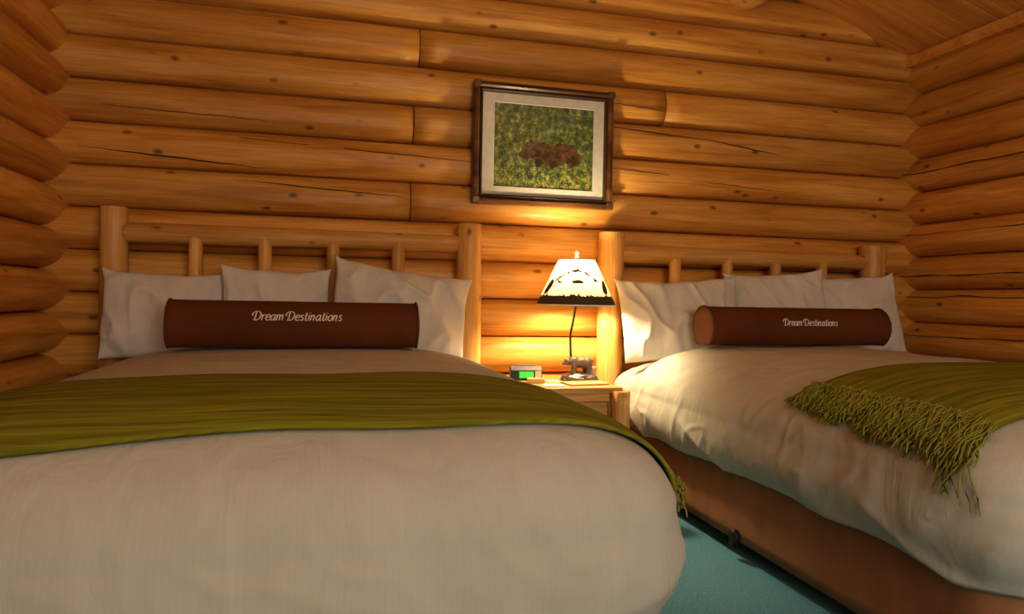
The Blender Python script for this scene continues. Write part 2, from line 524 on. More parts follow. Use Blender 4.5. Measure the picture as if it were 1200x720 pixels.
# wall behind the camera, with a window frame added around the fill light
wf = mesh('wall_front', [(-1.5, YF - .1, -.05), (3.8, YF - .1, -.05), (3.8, YF - .1, 3.3), (-1.5, YF - .1, 3.3),
                         (-1.5, YF, -.05), (3.8, YF, -.05), (3.8, YF, 3.3), (-1.5, YF, 3.3)],
          [(0, 1, 2, 3), (4, 5, 6, 7), (0, 1, 5, 4), (1, 2, 6, 5), (2, 3, 7, 6), (3, 0, 4, 7)], 'log', origin=(1, YF, 0), smooth=False)
tag(wf, 'wall of pine behind the camera', kind='structure')
wn = empty('added_window_1', (.9, YF + .03, .85))
tag(wn, 'unseen window frame added behind the camera around the fill light', kind='structure')
for lo, hi in (((-.16, YF, .82), (1.96, YF + .06, .89)), ((-.16, YF, 2.21), (1.96, YF + .06, 2.28)),
               ((-.16, YF, .89), (-.10, YF + .06, 2.21)), ((1.90, YF, .89), (1.96, YF + .06, 2.21))):
    box('added_window_frame', lo, hi, 'board', wn)

# sloping ceiling of pine boards
ce = mesh('ceiling', [(-1.5, YF - .1, roof_z(-1.5) + .05), (RIDGE, YF - .1, roof_z(RIDGE) + .05), (3.8, YF - .1, roof_z(3.8) + .05),
                      (-1.5, 3.95, roof_z(-1.5) + .05), (RIDGE, 3.95, roof_z(RIDGE) + .05), (3.8, 3.95, roof_z(3.8) + .05)],
          [(0, 1, 4, 3), (1, 2, 5, 4)], 'backing', origin=(RIDGE, 1, roof_z(RIDGE) + .05), smooth=False)
tag(ce, 'sloping ceiling of pine boards', kind='structure')
ang = math.atan(SLOPE)
bm = bmesh.new()
LEN = 2.62 / math.cos(ang)
bmesh.ops.create_cube(bm, size=1, matrix=Matrix.Diagonal((LEN, .150, .022, 1)))
bmesh.ops.bevel(bm, geom=bm.edges[:], offset=.0035, segments=1, affect='EDGES')
bme = bpy.data.meshes.new('board'); bm.to_mesh(bme); bm.free(); bme.materials.append(MAT['board'])
nb = 39
for side in (1, -1):
    for i in range(nb):
        y = 3.88 - .1535 * i
        if y < YF - .05: break
        cx = RIDGE + side * 1.31
        o = bpy.data.objects.new('board', bme); COL.objects.link(o); o.parent = ce
        o.location = Vector((cx, y, roof_z(cx) + .013 + random.uniform(0, .003))) - ce.location
        o.rotation_euler = (0, ang * side, 0)

# eave trim on the right wall, meeting the ceiling
tr = box('trim_1', (3.335, YF, 2.388), (3.43, 3.70, 2.455), 'board', bevel=.008)
tag(tr, 'pine strip between the top log of the right wall and ceiling', kind='structure')
# log purlin under the ceiling
pur = empty('trim_2', (2.235, 3.66, 2.716))
tag(pur, 'round pine purlin log under the sloping ceiling', kind='structure')
place_log('log', log_mesh(3.66 - YF, .112, .112), 'post', pur, (2.235, YF, 2.716), (0, 0, PI / 2))

# unseen hanging lamp added behind the camera for warm fill
cl = empty('added_ceiling_lamp', (1.2, -.9, 2.45))
tag(cl, 'round ceiling lamp added out of view to light the room', 'lamp')
lathe('globe', [(.02, -.16), (.09, -.14), (.15, -.07), (.165, 0), (.15, .07), (.09, .13), (.04, .15)], (1.2, -.9, 2.45), 'globe', cl)
tube('rod', [(1.2, -.9, 2.6), (1.2, -.9, roof_z(1.2) - .02)], .012, 'darkmetal', cl)
lathe('canopy', [(.06, 0), (.055, .03), (.02, .05)], (1.2, -.9, roof_z(1.2) - .06), 'darkmetal', cl)

# ------------------------------------------------------------------ bedding shapes
class Bedding:
    """puffy duvet: plan outline rounds at the foot; top rolls over into the sides"""
    def __init__(s, cx, a, yhead, yfoot, ztop, zmid, zhem, m=.8, p=8.0, n=3.6, seed=0, fold=1.0, drop=0.0):
        s.drop = drop
        s.cx, s.a, s.yh, s.yf, s.zt, s.zm, s.zh, s.m, s.p, s.n, s.sd, s.fold = cx, a, yhead, yfoot, ztop, zmid, zhem, m, p, n, seed, fold
        s.ym = yfoot + m
    def prof(s, lam, y=2.0):
        lam = min(1, max(0, lam))
        t = max(0, min(1, (y - 3.215) / .06)); t = t * t * (3 - 2 * t)      # steps down under the pillows
        return s.zm + (s.zt - .085 * t - s.zm) * math.sqrt(max(0, 1 - lam ** s.n))
    def lam(s, x, y):
        u = abs(x - s.cx) / s.a; v = max(0, (s.ym - y) / s.m)
        return (u ** s.p + v ** s.p) ** (1 / s.p)
    def bulge(s, z):
        t = (s.zm - z) / (s.zm - s.zh)
        return .016 * math.sin(min(1, t * 1.0) * PI) - .030 * max(0, t - .4) ** 2 / .36
    def disp(s, P):
        """soft folds along the surface normal; deeper low on the sides"""
        q = Vector((P.x * 1.0, P.y, P.z * .28))
        side = max(0, min(1, (s.zt - .05 - P.z) / .25))
        low = max(0, min(1, (s.zm - P.z) / (s.zm - s.zh)))
        d = noise.noise(q * 3.1 + Vector((s.sd, 0, 0))) * .007
        if s.fold:
            d += noise.noise(Vector((P.x * 9, P.y * 9, P.z * 2.4 + s.sd))) * .008 * side * (1 - .6 * low) * s.fold
            r_ = 1 - abs(noise.noise(Vector((P.x * 10 + P.z * 5, P.y * 10 + P.z * 5, P.z * 3 + s.sd)))) * 2.6     # creases
            d += max(0, r_) ** 3 * .008 * side * (1 - .75 * low) * s.fold
            r_ = 1 - abs(noise.noise(Vector((P.x * 2.6 + P.z * 4.5 + 3, P.y * 2.6 - P.z * 4.5, s.sd + 3)))) * 2.2
            d += max(0, r_) ** 2 * .016 * low * s.fold
        return d
    def section(s, y):
        """right half of the cross-section at y: [(dx, z)] from the middle to the hem"""
        v = max(0, (s.ym - y) / s.m)
        pts = []
        um = max(0, 1 - v ** s.p) ** (1 / s.p)
        for i in range(41):
            t = i / 40
            u = um * (1 - (1 - t) ** 1.8)
            pts.append((u * s.a, s.prof((u ** s.p + v ** s.p) ** (1 / s.p))))
        zl = pts[-1][1]
        for i in range(1, 16):
            z = zl + (s.zh - zl) * i / 15
            pts.append((um * s.a + s.bulge(z), z))
        return pts
    def at(s, arc, y, off=0.0):
        """point at signed arc length from the middle of the section at y, plus outward offset"""
        sg = 1 if arc >= 0 else -1
        pts = s.section(y); L = abs(arc); acc = 0
        for (x0, z0), (x1, z1) in zip(pts[:-1], pts[1:]):
            d = math.hypot(x1 - x0, z1 - z0)
            if acc + d >= L or (x1, z1) == pts[-1]:
                t = (L - acc) / d if d else 0
                nx, nz = (z0 - z1) / (d or 1), (x1 - x0) / (d or 1)
                P = Vector((s.cx + sg * (x0 + (x1 - x0) * t), y, z0 + (z1 - z0) * t))
                n = Vector((sg * nx, 0, nz))
                v = max(0, (s.ym - y) / s.m)
                n.y = -v ** 4 * 1.2; n.normalize()
                return P + n * (s.disp(P) + off), n
            acc += d
        return P, n
    def arc_to_z(s, y, zt):
        pts = s.section(y); acc = 0
        for (x0, z0), (x1, z1) in zip(pts[:-1], pts[1:]):
            if z1 <= zt: return acc
            acc += math.hypot(x1 - x0, z1 - z0)
        return acc
    def build(s, name, mat):
        out = []                                       # outline from the head, left side, foot, right side
        ns, nc = 150, 80
        for i in range(ns): out.append((s.cx - s.a, s.yh + (s.ym - s.yh) * i / ns))
        for i in range(2 * nc + 1):
            ph = PI - PI * i / (2 * nc)
            # remap so points spread evenly on the flats and the corner
            c, sn = math.cos(ph), math.sin(ph)
            k = (abs(c) ** s.p + abs(sn) ** s.p) ** (-1 / s.p)
            out.append((s.cx + s.a * c * k, s.ym - s.m * sn * k))
        for i in range(1, ns + 1): out.append((s.cx + s.a, s.ym + (s.yh - s.ym) * i / ns))
        rows = []
        for i in range(30):
            t = i / 29
            rows.append(('top', 1 - (1 - t) ** 2.2))
        for i in range(1, 25): rows.append(('side', i / 24))
        nP = len(out)
        pts = [[None] * nP for _ in rows]
        for j, (ox, oy) in enumerate(out):
            base = Vector((s.cx, max(oy, s.ym), 0)); O = Vector((ox, oy, 0)); d = (O - base)
            dn = d.normalized()
            foot_ = max(0, min(1, (1.75 - oy) / .45))
            hem = s.zh - s.drop * foot_ + .012 * noise.noise(Vector((ox * 2.3, oy * 2.3, s.sd + 5)))
            for r, (k, t) in enumerate(rows):
                if k == 'top':
                    P = base + d * t; P.z = s.prof(t, P.y)
                else:
                    z = s.zm + (hem - s.zm) * t
                    P = O + dn * s.bulge(z); P.z = z
                pts[r][j] = P
        V = []
        for r in range(len(rows)):
            for j in range(nP):
                P = pts[r][j]
                a = pts[min(r + 1, len(rows) - 1)][j] - pts[max(r - 1, 0)][j]
                b = pts[r][min(j + 1, nP - 1)] - pts[r][max(j - 1, 0)]
                n = b.cross(a) * -1
                if n.length < 1e-9 or r == 0: n = Vector((0, 0, 1))
                n.normalize()
                if n.dot(Vector((P.x - s.cx, min(0, P.y - s.ym), .3 if r < 34 else 0))) < 0: n = -n
                V.append(P + n * s.disp(P))
        # hem turned inwards
        for j in range(nP):
            P = V[(len(rows) - 1) * nP + j]; o = Vector((P.x - s.cx, min(0, P.y - s.ym), 0))
            o.x = math.copysign(1, o.x) if abs(P.x - s.cx) > s.a * .9 else 0
            o.y = -1 if P.y < s.yf + .1 else 0
            V.append(P - o * .010 + Vector((0, 0, .006)))
        Fc = grid_faces(len(rows) + 1, nP)
        o = mesh(name, V, Fc, mat, origin=(s.cx, (s.yh + s.yf) / 2, s.zh))
        return o

def build_throw(name, bd, arc0, arc1, yback, yfront, fringe_end, fr_len, seed):
    """a throw laid across the duvet; yfront/yback are functions of the across fraction; fringe_end = -1/+1"""
    random.seed(seed)
    nc, nr = 96, 30
    V = []
    for i in range(nr + 1):
        v = i / nr
        for j in range(nc + 1):
            u = j / nc
            y = yfront(u) + (yback(u) - yfront(u)) * v
            arc = arc0 + (arc1 - arc0) * u
            rip = .0025 * noise.noise(Vector((arc * 1.6, y * 26, seed))) + .004 * max(0, noise.noise(Vector((arc * 1.2 + 4, y * 9, seed))))
            P, n = bd.at(arc, y, .013 + rip)
            V.append(P)
    og = (bd.cx, (yfront(.5) + yback(.5)) / 2, bd.zt)
    o = mesh(name, V, grid_faces(nr + 1, nc + 1), 'throw', origin=og)
    md = o.modifiers.new('thickness', 'SOLIDIFY'); md.thickness = .009; md.offset = 0
    # fringe: twisted yarn hanging from the end
    FV, FF = [], []
    u = 1 if fringe_end > 0 else 0
    base = arc1 if fringe_end > 0 else arc0
    y0, y1 = yfront(u), yback(u)
    nt = 300
    for t in range(nt):
        yy = y0 + (y1 - y0) * (t + random.random()) / nt
        L = fr_len * random.uniform(.6, 1.15) * (.9 + .5 * noise.noise(Vector((yy * 11, seed, 0)))) * (1.1 - .4 * (yy - y0) / (y1 - y0))
        for k in range(3):
            ph = random.uniform(0, 6.28); drift = random.gauss(0, .030); amp = random.uniform(.003, .010); fq = random.uniform(7, 17)
            lift = random.uniform(.012, .036)
            path = []
            ns = 11
            for q in range(ns):
                f = q / (ns - 1)
                arc = base + fringe_end * (L * f - .012)
                y = yy + drift * f + amp * math.sin(ph + f * fq) + .003 * random.uniform(-1, 1)
                y = max(bd.yf + .12, y)
                P, n = bd.at(arc, y, lift * (1 - .35 * f) + .004 * math.sin(ph * 2 + f * 13) )
                path.append(P)
            tv, tf = tube_vf(path, [.0024] * (ns - 1) + [.0012], 4)
            b0 = len(FV)
            FV += tv; FF += [tuple(b0 + x for x in f) for f in tf]
    fr = mesh('fringe', FV, FF, 'fringe', o, origin=og)
    fr['kind'] = 'stuff'
    fr['label'] = 'tangled yarn fringe along the end of the throw'
    return o

def pillow(label, cx, cy, zb, wd, ht, th, lean, yaw, roll, seed, group, crumple=1.0):
    """a soft pillow standing on its long edge"""
    nu, nv = 80, 56
    V = []
    for sgn in (-1, 1):
        for i in range(nv + 1):
            v = -1 + 2 * i / nv
            for j in range(nu + 1):
                u = -1 + 2 * j / nu
                uu_, vv_ = math.copysign(abs(u) ** .85, u), math.copysign(abs(v) ** .85, v)
                x = wd / 2 * uu_ * (1 - .055 * (1 - abs(vv_) ** 3)) * (1 + (.02 if v > 0 else -.03) * abs(vv_) ** 5)
                z = ht / 2 * vv_ * (1 - .10 * (1 - abs(uu_) ** 3.5) * (1 if v > 0 else .1)) * (1 + .03 * uu_ ** 8)
                e = max(0, (1 - uu_ ** 2)) ** .55 * max(0, (1 - vv_ ** 2)) ** .5
                t = th / 2 * e * (1 + (-.25 * vv_))
                nz = noise.noise(Vector((x * 5 + seed, z * 5, sgn * 2))) * .014
                nz += max(0, 1 - 2.8 * abs(noise.noise(Vector((x * 7 + z * 4 + seed, z * 4 - x * 2, sgn * 3))))) ** 2 * .012
                nz += noise.noise(Vector((x * 16 + seed, z * 7 + x * 5, sgn * 5))) * .007
                nz *= crumple
                cf = (abs(uu_) * abs(vv_)) ** 2
                nz += noise.noise(Vector(((x - z) * 22 + seed, (x + z) * 4, 1))) * .008 * cf
                ed = min(1, e * 2.2)
                x += noise.noise(Vector((z * 9, seed, 3))) * .006
                z += noise.noise(Vector((x * 8, seed, 8))) * .010
                V.append(Vector((x, sgn * (t + nz * ed), z)))
    n1 = (nu + 1) * (nv + 1)
    g = grid_faces(nv + 1, nu + 1)
    Fc = list(g) + [tuple(n1 + q for q in reversed(f)) for f in g]
    R = Euler((lean, 0, 0)).to_matrix()
    R = Euler((0, 0, yaw)).to_matrix() @ R @ Euler((0, roll, 0)).to_matrix()
    me = bpy.data.meshes.new('pillow')
    V = [R @ v for v in V]
    zmin = min(v.z for v in V)
    bz = zb - zmin
    me.from_pydata([tuple(v + Vector((0, 0, -zmin))) for v in V], [], Fc)
    bm = bmesh.new(); bm.from_mesh(me)
    bmesh.ops.remove_doubles(bm, verts=bm.verts, dist=.0004)
    bmesh.ops.recalc_face_normals(bm, faces=bm.faces); bm.to_mesh(me); bm.free()
    o = link('pillow', me, 'pillow', None, (cx, cy, zb))
    return tag(o, label, 'pillow', group)

# calligraphic lettering as ribbons: glyph -> (advance, strokes)
GL = {
 'D': (1.45, [[(.30, 1.5), (.32, .9), (.30, .05)], [(-.12, .75), (-.28, 1.1), (-.05, 1.42), (.35, 1.62), (.8, 1.5), (1.12, 1.1), (1.12, .55), (.85, .12), (.4, 0), (.05, .1)]]),
 'r': (.62, [[(0, 1), (.02, .5), (0, 0)], [(.02, .6), (.2, .92), (.42, 1.0), (.52, .9)]]),
 'e': (.82, [[(.05, .48), (.4, .5), (.62, .68), (.55, .92), (.35, 1), (.12, .85), (0, .45), (.12, .1), (.38, 0), (.66, .16)]]),
 'a': (.98, [[(.66, .8), (.42, 1), (.14, .8), (0, .4), (.13, .06), (.36, .04), (.62, .4)], [(.70, 1), (.64, .25), (.74, .02), (.9, .1)]]),
 'm': (1.35, [[(0, 1), (.02, .5), (0, 0)], [(.02, .6), (.22, .95), (.42, .95), (.48, .6), (.46, 0)], [(.48, .6), (.7, .95), (.9, .95), (.97, .6), (.95, .1), (1.12, .04)]]),
 's': (.68, [[(.52, .85), (.3, 1), (.08, .85), (.14, .62), (.4, .42), (.48, .18), (.28, 0), (.0, .12)]]),
 't': (.62, [[(.22, 1.42), (.2, .7), (.2, .2), (.34, 0), (.52, .1)], [(0, .98), (.25, 1.0), (.48, 1.0)]]),
 'i': (.45, [[(.1, 1), (.1, .5), (.1, .12), (.28, .03)], [(.12, 1.3), (.15, 1.42)]]),
 'n': (.92, [[(0, 1), (.02, .5), (0, 0)], [(.02, .6), (.24, .95), (.46, .95), (.52, .6), (.5, .1), (.68, .04)]]),
 'o': (.88, [[(.35, 1), (.1, .8), (0, .45), (.12, .08), (.36, 0), (.6, .2), (.68, .55), (.58, .88), (.35, 1)]]),
 ' ': (.35, []),
}
def smooth_path(p, sub=4):
    if len(p) < 3: return p
    out = []
    for i in range(len(p) - 1):
        p0, p1, p2, p3 = p[max(i - 1, 0)], p[i], p[i + 1], p[min(i + 2, len(p) - 1)]
        for k in range(sub):
            t = k / sub
            out.append(tuple(.5 * (2 * p1[c] + (p2[c] - p0[c]) * t + (2 * p0[c] - 5 * p1[c] + 4 * p2[c] - p3[c]) * t * t + (3 * p1[c] - p0[c] - 3 * p2[c] + p3[c]) * t ** 3) for c in (0, 1)))
    out.append(p[-1]); return out
def lettering(text):
    quads = []; x = 0
    for ch in text:
        adv, strokes = GL[ch]
        for st in strokes:
            pts = [(x + px + .22 * py, py) for px, py in smooth_path(st)]
            prev = None
            for i in range(len(pts)):
                a, b = pts[max(i - 1, 0)], pts[min(i + 1, len(pts) - 1)]
                dx, dy = b[0] - a[0], b[1] - a[1]; d = math.hypot(dx, dy) or 1
                nx, ny = -dy / d, dx / d
                hw = .055 + .055 * abs(dy / d)
                cur = ((pts[i][0] + nx * hw, pts[i][1] + ny * hw), (pts[i][0] - nx * hw, pts[i][1] - ny * hw))
                if prev: quads.append((prev[0], prev[1], cur[1], cur[0]))
                prev = cur
        x += adv
    return quads, x

def bolster(label, cx, cy, cz, length, r, text_c, text_w, text_ang, yaw=0, tilt=0):
    root = empty('bolster_pillow', (cx, cy, cz - r))
    seg, nx = 48, 40
    V = []
    for i in range(nx + 1):
        x = -length / 2 + length * i / nx
        for k in range(seg):
            a = 2 * PI * k / seg
            q = r * (1 + .012 * noise.noise(Vector((x * 3 + cx, math.cos(a), math.sin(a)))))
            zz = q * math.sin(a)
            if zz < -.88 * r: zz = -.88 * r - (abs(zz) - .88 * r) * .3
            V.append((cx + x, cy + q * math.cos(a), cz + zz))
    mesh('cover', V, grid_faces(nx + 1, seg, True), 'bolster', root)
    for sx in (-1, 1):
        V = []
        for q, dx in ((1, 0), (.93, .006), (.6, .012), (.25, .014)):
            for k in range(seg):
                a = 2 * PI * k / seg
                zz = r * q * math.sin(a)
                if zz < -.88 * r: zz = -.88 * r
                V.append((cx + sx * (length / 2 + dx), cy + r * q * math.cos(a), cz + zz))
        Fc = grid_faces(4, seg, True) + [tuple(range(3 * seg, 4 * seg))]
        cp = mesh('end_cap', V, Fc, 'bolster_end', root)
        path = []
        for k in range(seg + 1):
            a = 2 * PI * k / seg
            zz = max(-.88 * r, (r + .002) * math.sin(a))
            path.append((cx + sx * length / 2, cy + (r + .002) * math.cos(a), cz + zz))
        tv, tf = tube_vf(path, .0045, 6)
        mesh('piping', tv, tf, 'bolster', cp, origin=root.location)
        cp.children[0].location = (0, 0, 0)
    quads, tw = lettering('Dream Destinations')
    sc = text_w / tw
    V, Fc = [], []
    for qd in quads:
        b0 = len(V)
        for (px, py) in qd:
            an = text_ang + (py - .6) * sc / r
            rr_ = r * 1.012 + .0028
            V.append((cx + text_c - text_w / 2 + px * sc, cy - rr_ * math.cos(an), cz + rr_ * math.sin(an)))
        Fc.append((b0, b0 + 1, b0 + 2, b0 + 3))
    lt = mesh('lettering', V, Fc, 'thread', root)
    lt['label'] = 'white embroidered script lettering'
    root.rotation_euler = (0, tilt, yaw)
    return tag(root, label, 'bolster', 'bolsters on the beds')

# ------------------------------------------------------------------ beds
def bed(label, posts, tops, radii, rail_z, spind, cx, a, yfoot, skirt_x, hemz):
    root = empty('bed', (cx, 3.55, 0))
    tag(root, label, 'bed', 'queen beds in the log room')
    for x, zt, r in zip(posts, tops, radii):
        me = log_mesh(zt, r * 1.03, r, seg=24, rings=18, wob=.005)
        o = place_log('post', me, 'post', root, (x, 3.55, 0), (0, -PI / 2, 0))
        bv = o.modifiers.new('edge', 'BEVEL'); bv.width = .006; bv.segments = 2; bv.limit_method = 'ANGLE'; bv.angle_limit = math.radians(60)
    x0, x1 = posts[0] + .03, posts[1] - .045
    place_log('rail', log_mesh(x1 - x0, .046, .042, seg=22, wob=.005, round_ends=.03), 'post', root, (x0, 3.55, rail_z), (0, 0, 0))
    place_log('rail', log_mesh(x1 - x0, .046, .044, seg=22, wob=.004, round_ends=.03), 'post', root, (x0, 3.55, .42), (0, 0, 0))
    for i, x in enumerate(spind):
        h = rail_z - .006 + (.006 if i % 2 else -.004)
        me = log_mesh(h - .42, .034, .031, seg=18, rings=10, wob=.003, round_ends=.022)
        place_log('spindle', me, 'post', root, (x, 3.532, .42), (0, -PI / 2, 0))
    # mattress and box base under the bedding
    box('mattress', (cx - a + .10, yfoot + .10, .36), (cx + a - .10, 3.47, .58), 'mattress', root, bevel=.03)
    box('box_base', (cx - a + .16, yfoot + .16, .10), (cx + a - .16, 3.47, .36), 'black', root, bevel=.01)
    for sx in (-1, 1):
        for yy in (yfoot + .35, 3.2):
            lathe('foot', [(.03, 0), (.03, .1)], (cx + sx * (a - .28), yy, 0), 'black', root, seg=16)
    # skirt: cloth panels on both sides and the foot
    xs0, xs1, ys0, ys1 = cx - skirt_x, cx + skirt_x, yfoot + .045, 3.47
    out = []
    n = 40
    rc = .11
    out += [(xs0, ys1 + (ys0 + rc - ys1) * i / n) for i in range(n)]
    out += [(xs0 + rc - rc * math.cos(t * PI / 12), ys0 + rc - rc * math.sin(t * PI / 12)) for t in range(7)]
    out += [(xs0 + rc + (xs1 - xs0 - 2 * rc) * i / n, ys0) for i in range(1, n)]
    out += [(xs1 - rc + rc * math.sin(t * PI / 12), ys0 + rc - rc * math.cos(t * PI / 12)) for t in range(7)]
    out += [(xs1, ys0 + rc + (ys1 - ys0 - rc) * i / n) for i in range(1, n + 1)]
    V = []
    nz = 8
    for k in range(nz + 1):
        z = hemz + .06 - (hemz + .06 - .062) * k / nz
        for (x, y) in out:
            w_ = .004 * noise.noise(Vector((x * 4, y * 4, 1))) * (k / nz) * 2
            sx = -1 if x < cx - skirt_x + .02 else (1 if x > cx + skirt_x - .02 else 0)
            V.append((x + sx * w_, y + (0 if sx else w_), z + (.004 * noise.noise(Vector((x * 2, y * 2, 7))) if k == nz else 0)))
    sk = mesh('bed_skirt', V, grid_faces(nz + 1, len(out)), 'skirt', root)
    md = sk.modifiers.new('thickness', 'SOLIDIFY'); md.thickness = .006; md.offset = -1
    return root

LB = dict(cx=-.125, a=.865)
RBD = dict(cx=2.255, a=.815)
b1 = bed('log bed with the lamp on its right, near left', (-.928, .677), (1.337, 1.331), (.058, .062), 1.226, (-.587, -.288, .018, .324),
         -.085, LB['a'], 1.385, .812, .27)
b1['label'] = 'peeled log bed on the left, made up with a full-width green throw'
b2 = bed('log bed', (1.438, 3.06), (1.320, 1.306), (.066, .072), 1.207, (1.797, 2.109, 2.407, 2.705),
         RBD['cx'], RBD['a'], 1.26, .742, .33)
b2['label'] = 'peeled log bed on the right, beside the right log wall'
# black caster poking through the skirt slit
lathe('caster', [(.001, -.012), (.022, -.012), (.027, -.006), (.027, .006), (.022, .012), (.001, .012)], (0, 0, 0), 'black', None, seg=20)
cs = bpy.data.objects['caster']
cs.parent = b2; cs.rotation_euler = (0, PI / 2, 0); cs.location = Vector((1.502, 2.42, .080)) - b2.location
mesh('caster_bracket', [(1.488, 2.405, .04), (1.512, 2.405, .04), (1.512, 2.435, .04), (1.488, 2.435, .04),
                        (1.488, 2.405, .078), (1.512, 2.405, .078), (1.512, 2.435, .078), (1.488, 2.435, .078)],
     [(0, 1, 2, 3), (4, 5, 6, 7), (0, 1, 5, 4), (1, 2, 6, 5), (2, 3, 7, 6), (3, 0, 4, 7)], 'black', b2, smooth=False)

dL = Bedding(-.085, .885, 3.47, 1.33, .738, .49, .285, seed=2.0, p=7.0, n=4.3, fold=.8)
dR = Bedding(RBD['cx'], RBD['a'], 3.47, 1.20, .752, .52, .335, seed=9.0, p=8.0, n=3.5, fold=1.25, drop=.03)
o = dL.build('duvet', 'duvet')
tag(o, 'cream white duvet on the left bed, draped over its foot', 'duvet', 'cream white duvets')
o = dR.build('duvet', 'duvet')
tag(o, 'cream white duvet on the right bed, its creased side facing the nightstand', 'duvet', 'cream white duvets')

# throws
def ss(t): t = max(0, min(1, t)); return t * t * (3 - 2 * t)
a_end = dL.arc_to_z(1.6, .515)
t1 = build_throw('throw_blanket', dL, -1.0, a_end,
                 lambda u: 2.02 - .03 * math.sin(u * 3) + .02 * u,
                 lambda u: 1.447 + .053 * ss((u - .12) / .5) + .012 * math.sin(u * 17) * (1 - u) + .05 * ss((u - .72) / .28),
                 1, .05, 4)
tag(t1, 'olive green throw spread across the foot of the left bed', 'throw', 'olive green throws')
a_st = -dR.arc_to_z(1.7, .672)
t2 = build_throw('throw_blanket', dR, a_st, .93,
                 lambda u: 2.06 + .06 * u,
                 lambda u: 1.40 - .02 * u, -1, .155, 6)
tag(t2, 'olive green throw with a bushy fringe on the right bed', 'throw', 'olive green throws')

# pillows
rad = math.radians
gl, gr = 'pillows on the left bed', 'pillows on the right bed'
pillow('white pillow at the left post, outermost on the left bed', -.684, 3.385, .668, .505, .39, .14, rad(-13), rad(5), rad(1), 1.0, gl, 1.3)
pillow('white pillow in the middle of three behind the left bolster', -.222, 3.378, .668, .475, .42, .12, rad(-13), rad(8), rad(1), 5.0, gl)
pillow('crumpled white pillow beside the right post of the left bed', .327, 3.360, .652, .650, .41, .15, rad(-14), rad(6), rad(8), 9.0, gl, 2.0)
pillow('large rumpled white pillow nearest the lamp on the right bed', 1.752, 3.365, .648, .665, .43, .15, rad(-14), rad(-5), rad(-3), 14.0, gr, 1.7)
pillow('white pillow in the middle of three behind the right bolster', 2.335, 3.375, .672, .560, .45, .12, rad(-13), rad(-8), rad(-4), 19.0, gr)
pillow('white pillow next to the right log wall on the right bed', 2.845, 3.388, .672, .500, .45, .12, rad(-13), rad(-6), rad(-4), 23.0, gr)

# bolsters
bolster('dark brown bolster with white script on the left bed', -.122, 3.12, .834, .975, .1, .005, .345, .38)
bolster('dark brown bolster with white script on the right bed', 2.235, 3.12, .846, .98, .097, .03, .30, .25)

# ------------------------------------------------------------------ nightstand
NX0, NX1, NY0, NY1, NT = .872, 1.305, 3.045, 3.56, .568
ns = empty('nightstand', ((NX0 + NX1) / 2, (NY0 + NY1) / 2, 0))
tag(ns, 'pine nightstand with a drawer between the two beds', 'nightstand')
box('top', (NX0 - .005, NY0 + .0, NT - .028), (NX1 - .0, NY1, NT), 'furn', ns, bevel=.005)
box('side_panel', (NX0 + .03, NY0 + .05, .08), (NX0 + .05, NY1 - .02, NT - .028), 'furn', ns)
box('side_panel', (NX1 - .05, NY0 + .05, .08), (NX1 - .03, NY1 - .02, NT - .028), 'furn', ns)
box('back_panel', (NX0 + .05, NY1 - .04, .08), (NX1 - .05, NY1 - .025, NT - .028), 'furn', ns)
box('shelf', (NX0 + .05, NY0 + .05, .12), (NX1 - .05, NY1 - .04, .14), 'furn', ns)
box('rail', (NX0 + .05, NY0 + .012, NT - .065), (NX1 - .06, NY0 + .035, NT - .028), 'furn', ns)
box('rail', (NX0 + .05, NY0 + .012, NT - .27), (NX1 - .06, NY0 + .035, NT - .235), 'furn', ns)
dw = box('drawer', (NX0 + .055, NY0 + .022, NT - .231), (NX1 - .065, NY0 + .04, NT - .069), 'furn', ns, bevel=.004)
kn = lathe('knob', [(.008, 0), (.008, .012), (.017, .018), (.017, .026), (.01, .031)], (0, 0, 0), 'furn', None, seg=18)
kn.parent = dw; kn.rotation_euler = (PI / 2, 0, 0); kn.location = (0, -.009, 0)
for px in (NX0 + .02, NX1 - .01):
    for py, pt in ((NY0 - .005, NT - .016), (NY1 - .05, NT - .03)):
        place_log('leg', log_mesh(pt, .042, .040, seg=18, rings=8, wob=.003), 'furn', ns, (px, py, 0), (0, -PI / 2, 0))

# ------------------------------------------------------------------ bedside lamp
LX, LY = 1.17, 3.33
lamp = empty('table_lamp', (LX, LY, NT))
tag(lamp, 'lit table lamp with a bear figurine base and printed shade', 'lamp')
# rock
bm = bmesh.new(); bmesh.ops.create_icosphere(bm, subdivisions=4, radius=1)
for v in bm.verts:
    d = 1 + .18 * noise.noise(v.co * 2.4) + .10 * noise.noise(v.co * 6)
    v.co = Vector((v.co.x * .092 * d, v.co.y * .062 * d, max(-.2, v.co.z) * .034 * d))
mn = min(v.co.z for v in bm.verts)
for v in bm.verts: v.co += Vector((.025, 0, -mn))
me = bpy.data.meshes.new('rock_base'); bm.to_mesh(me); bm.free()
link('rock_base', me, 'rock', lamp, (LX, LY, NT))
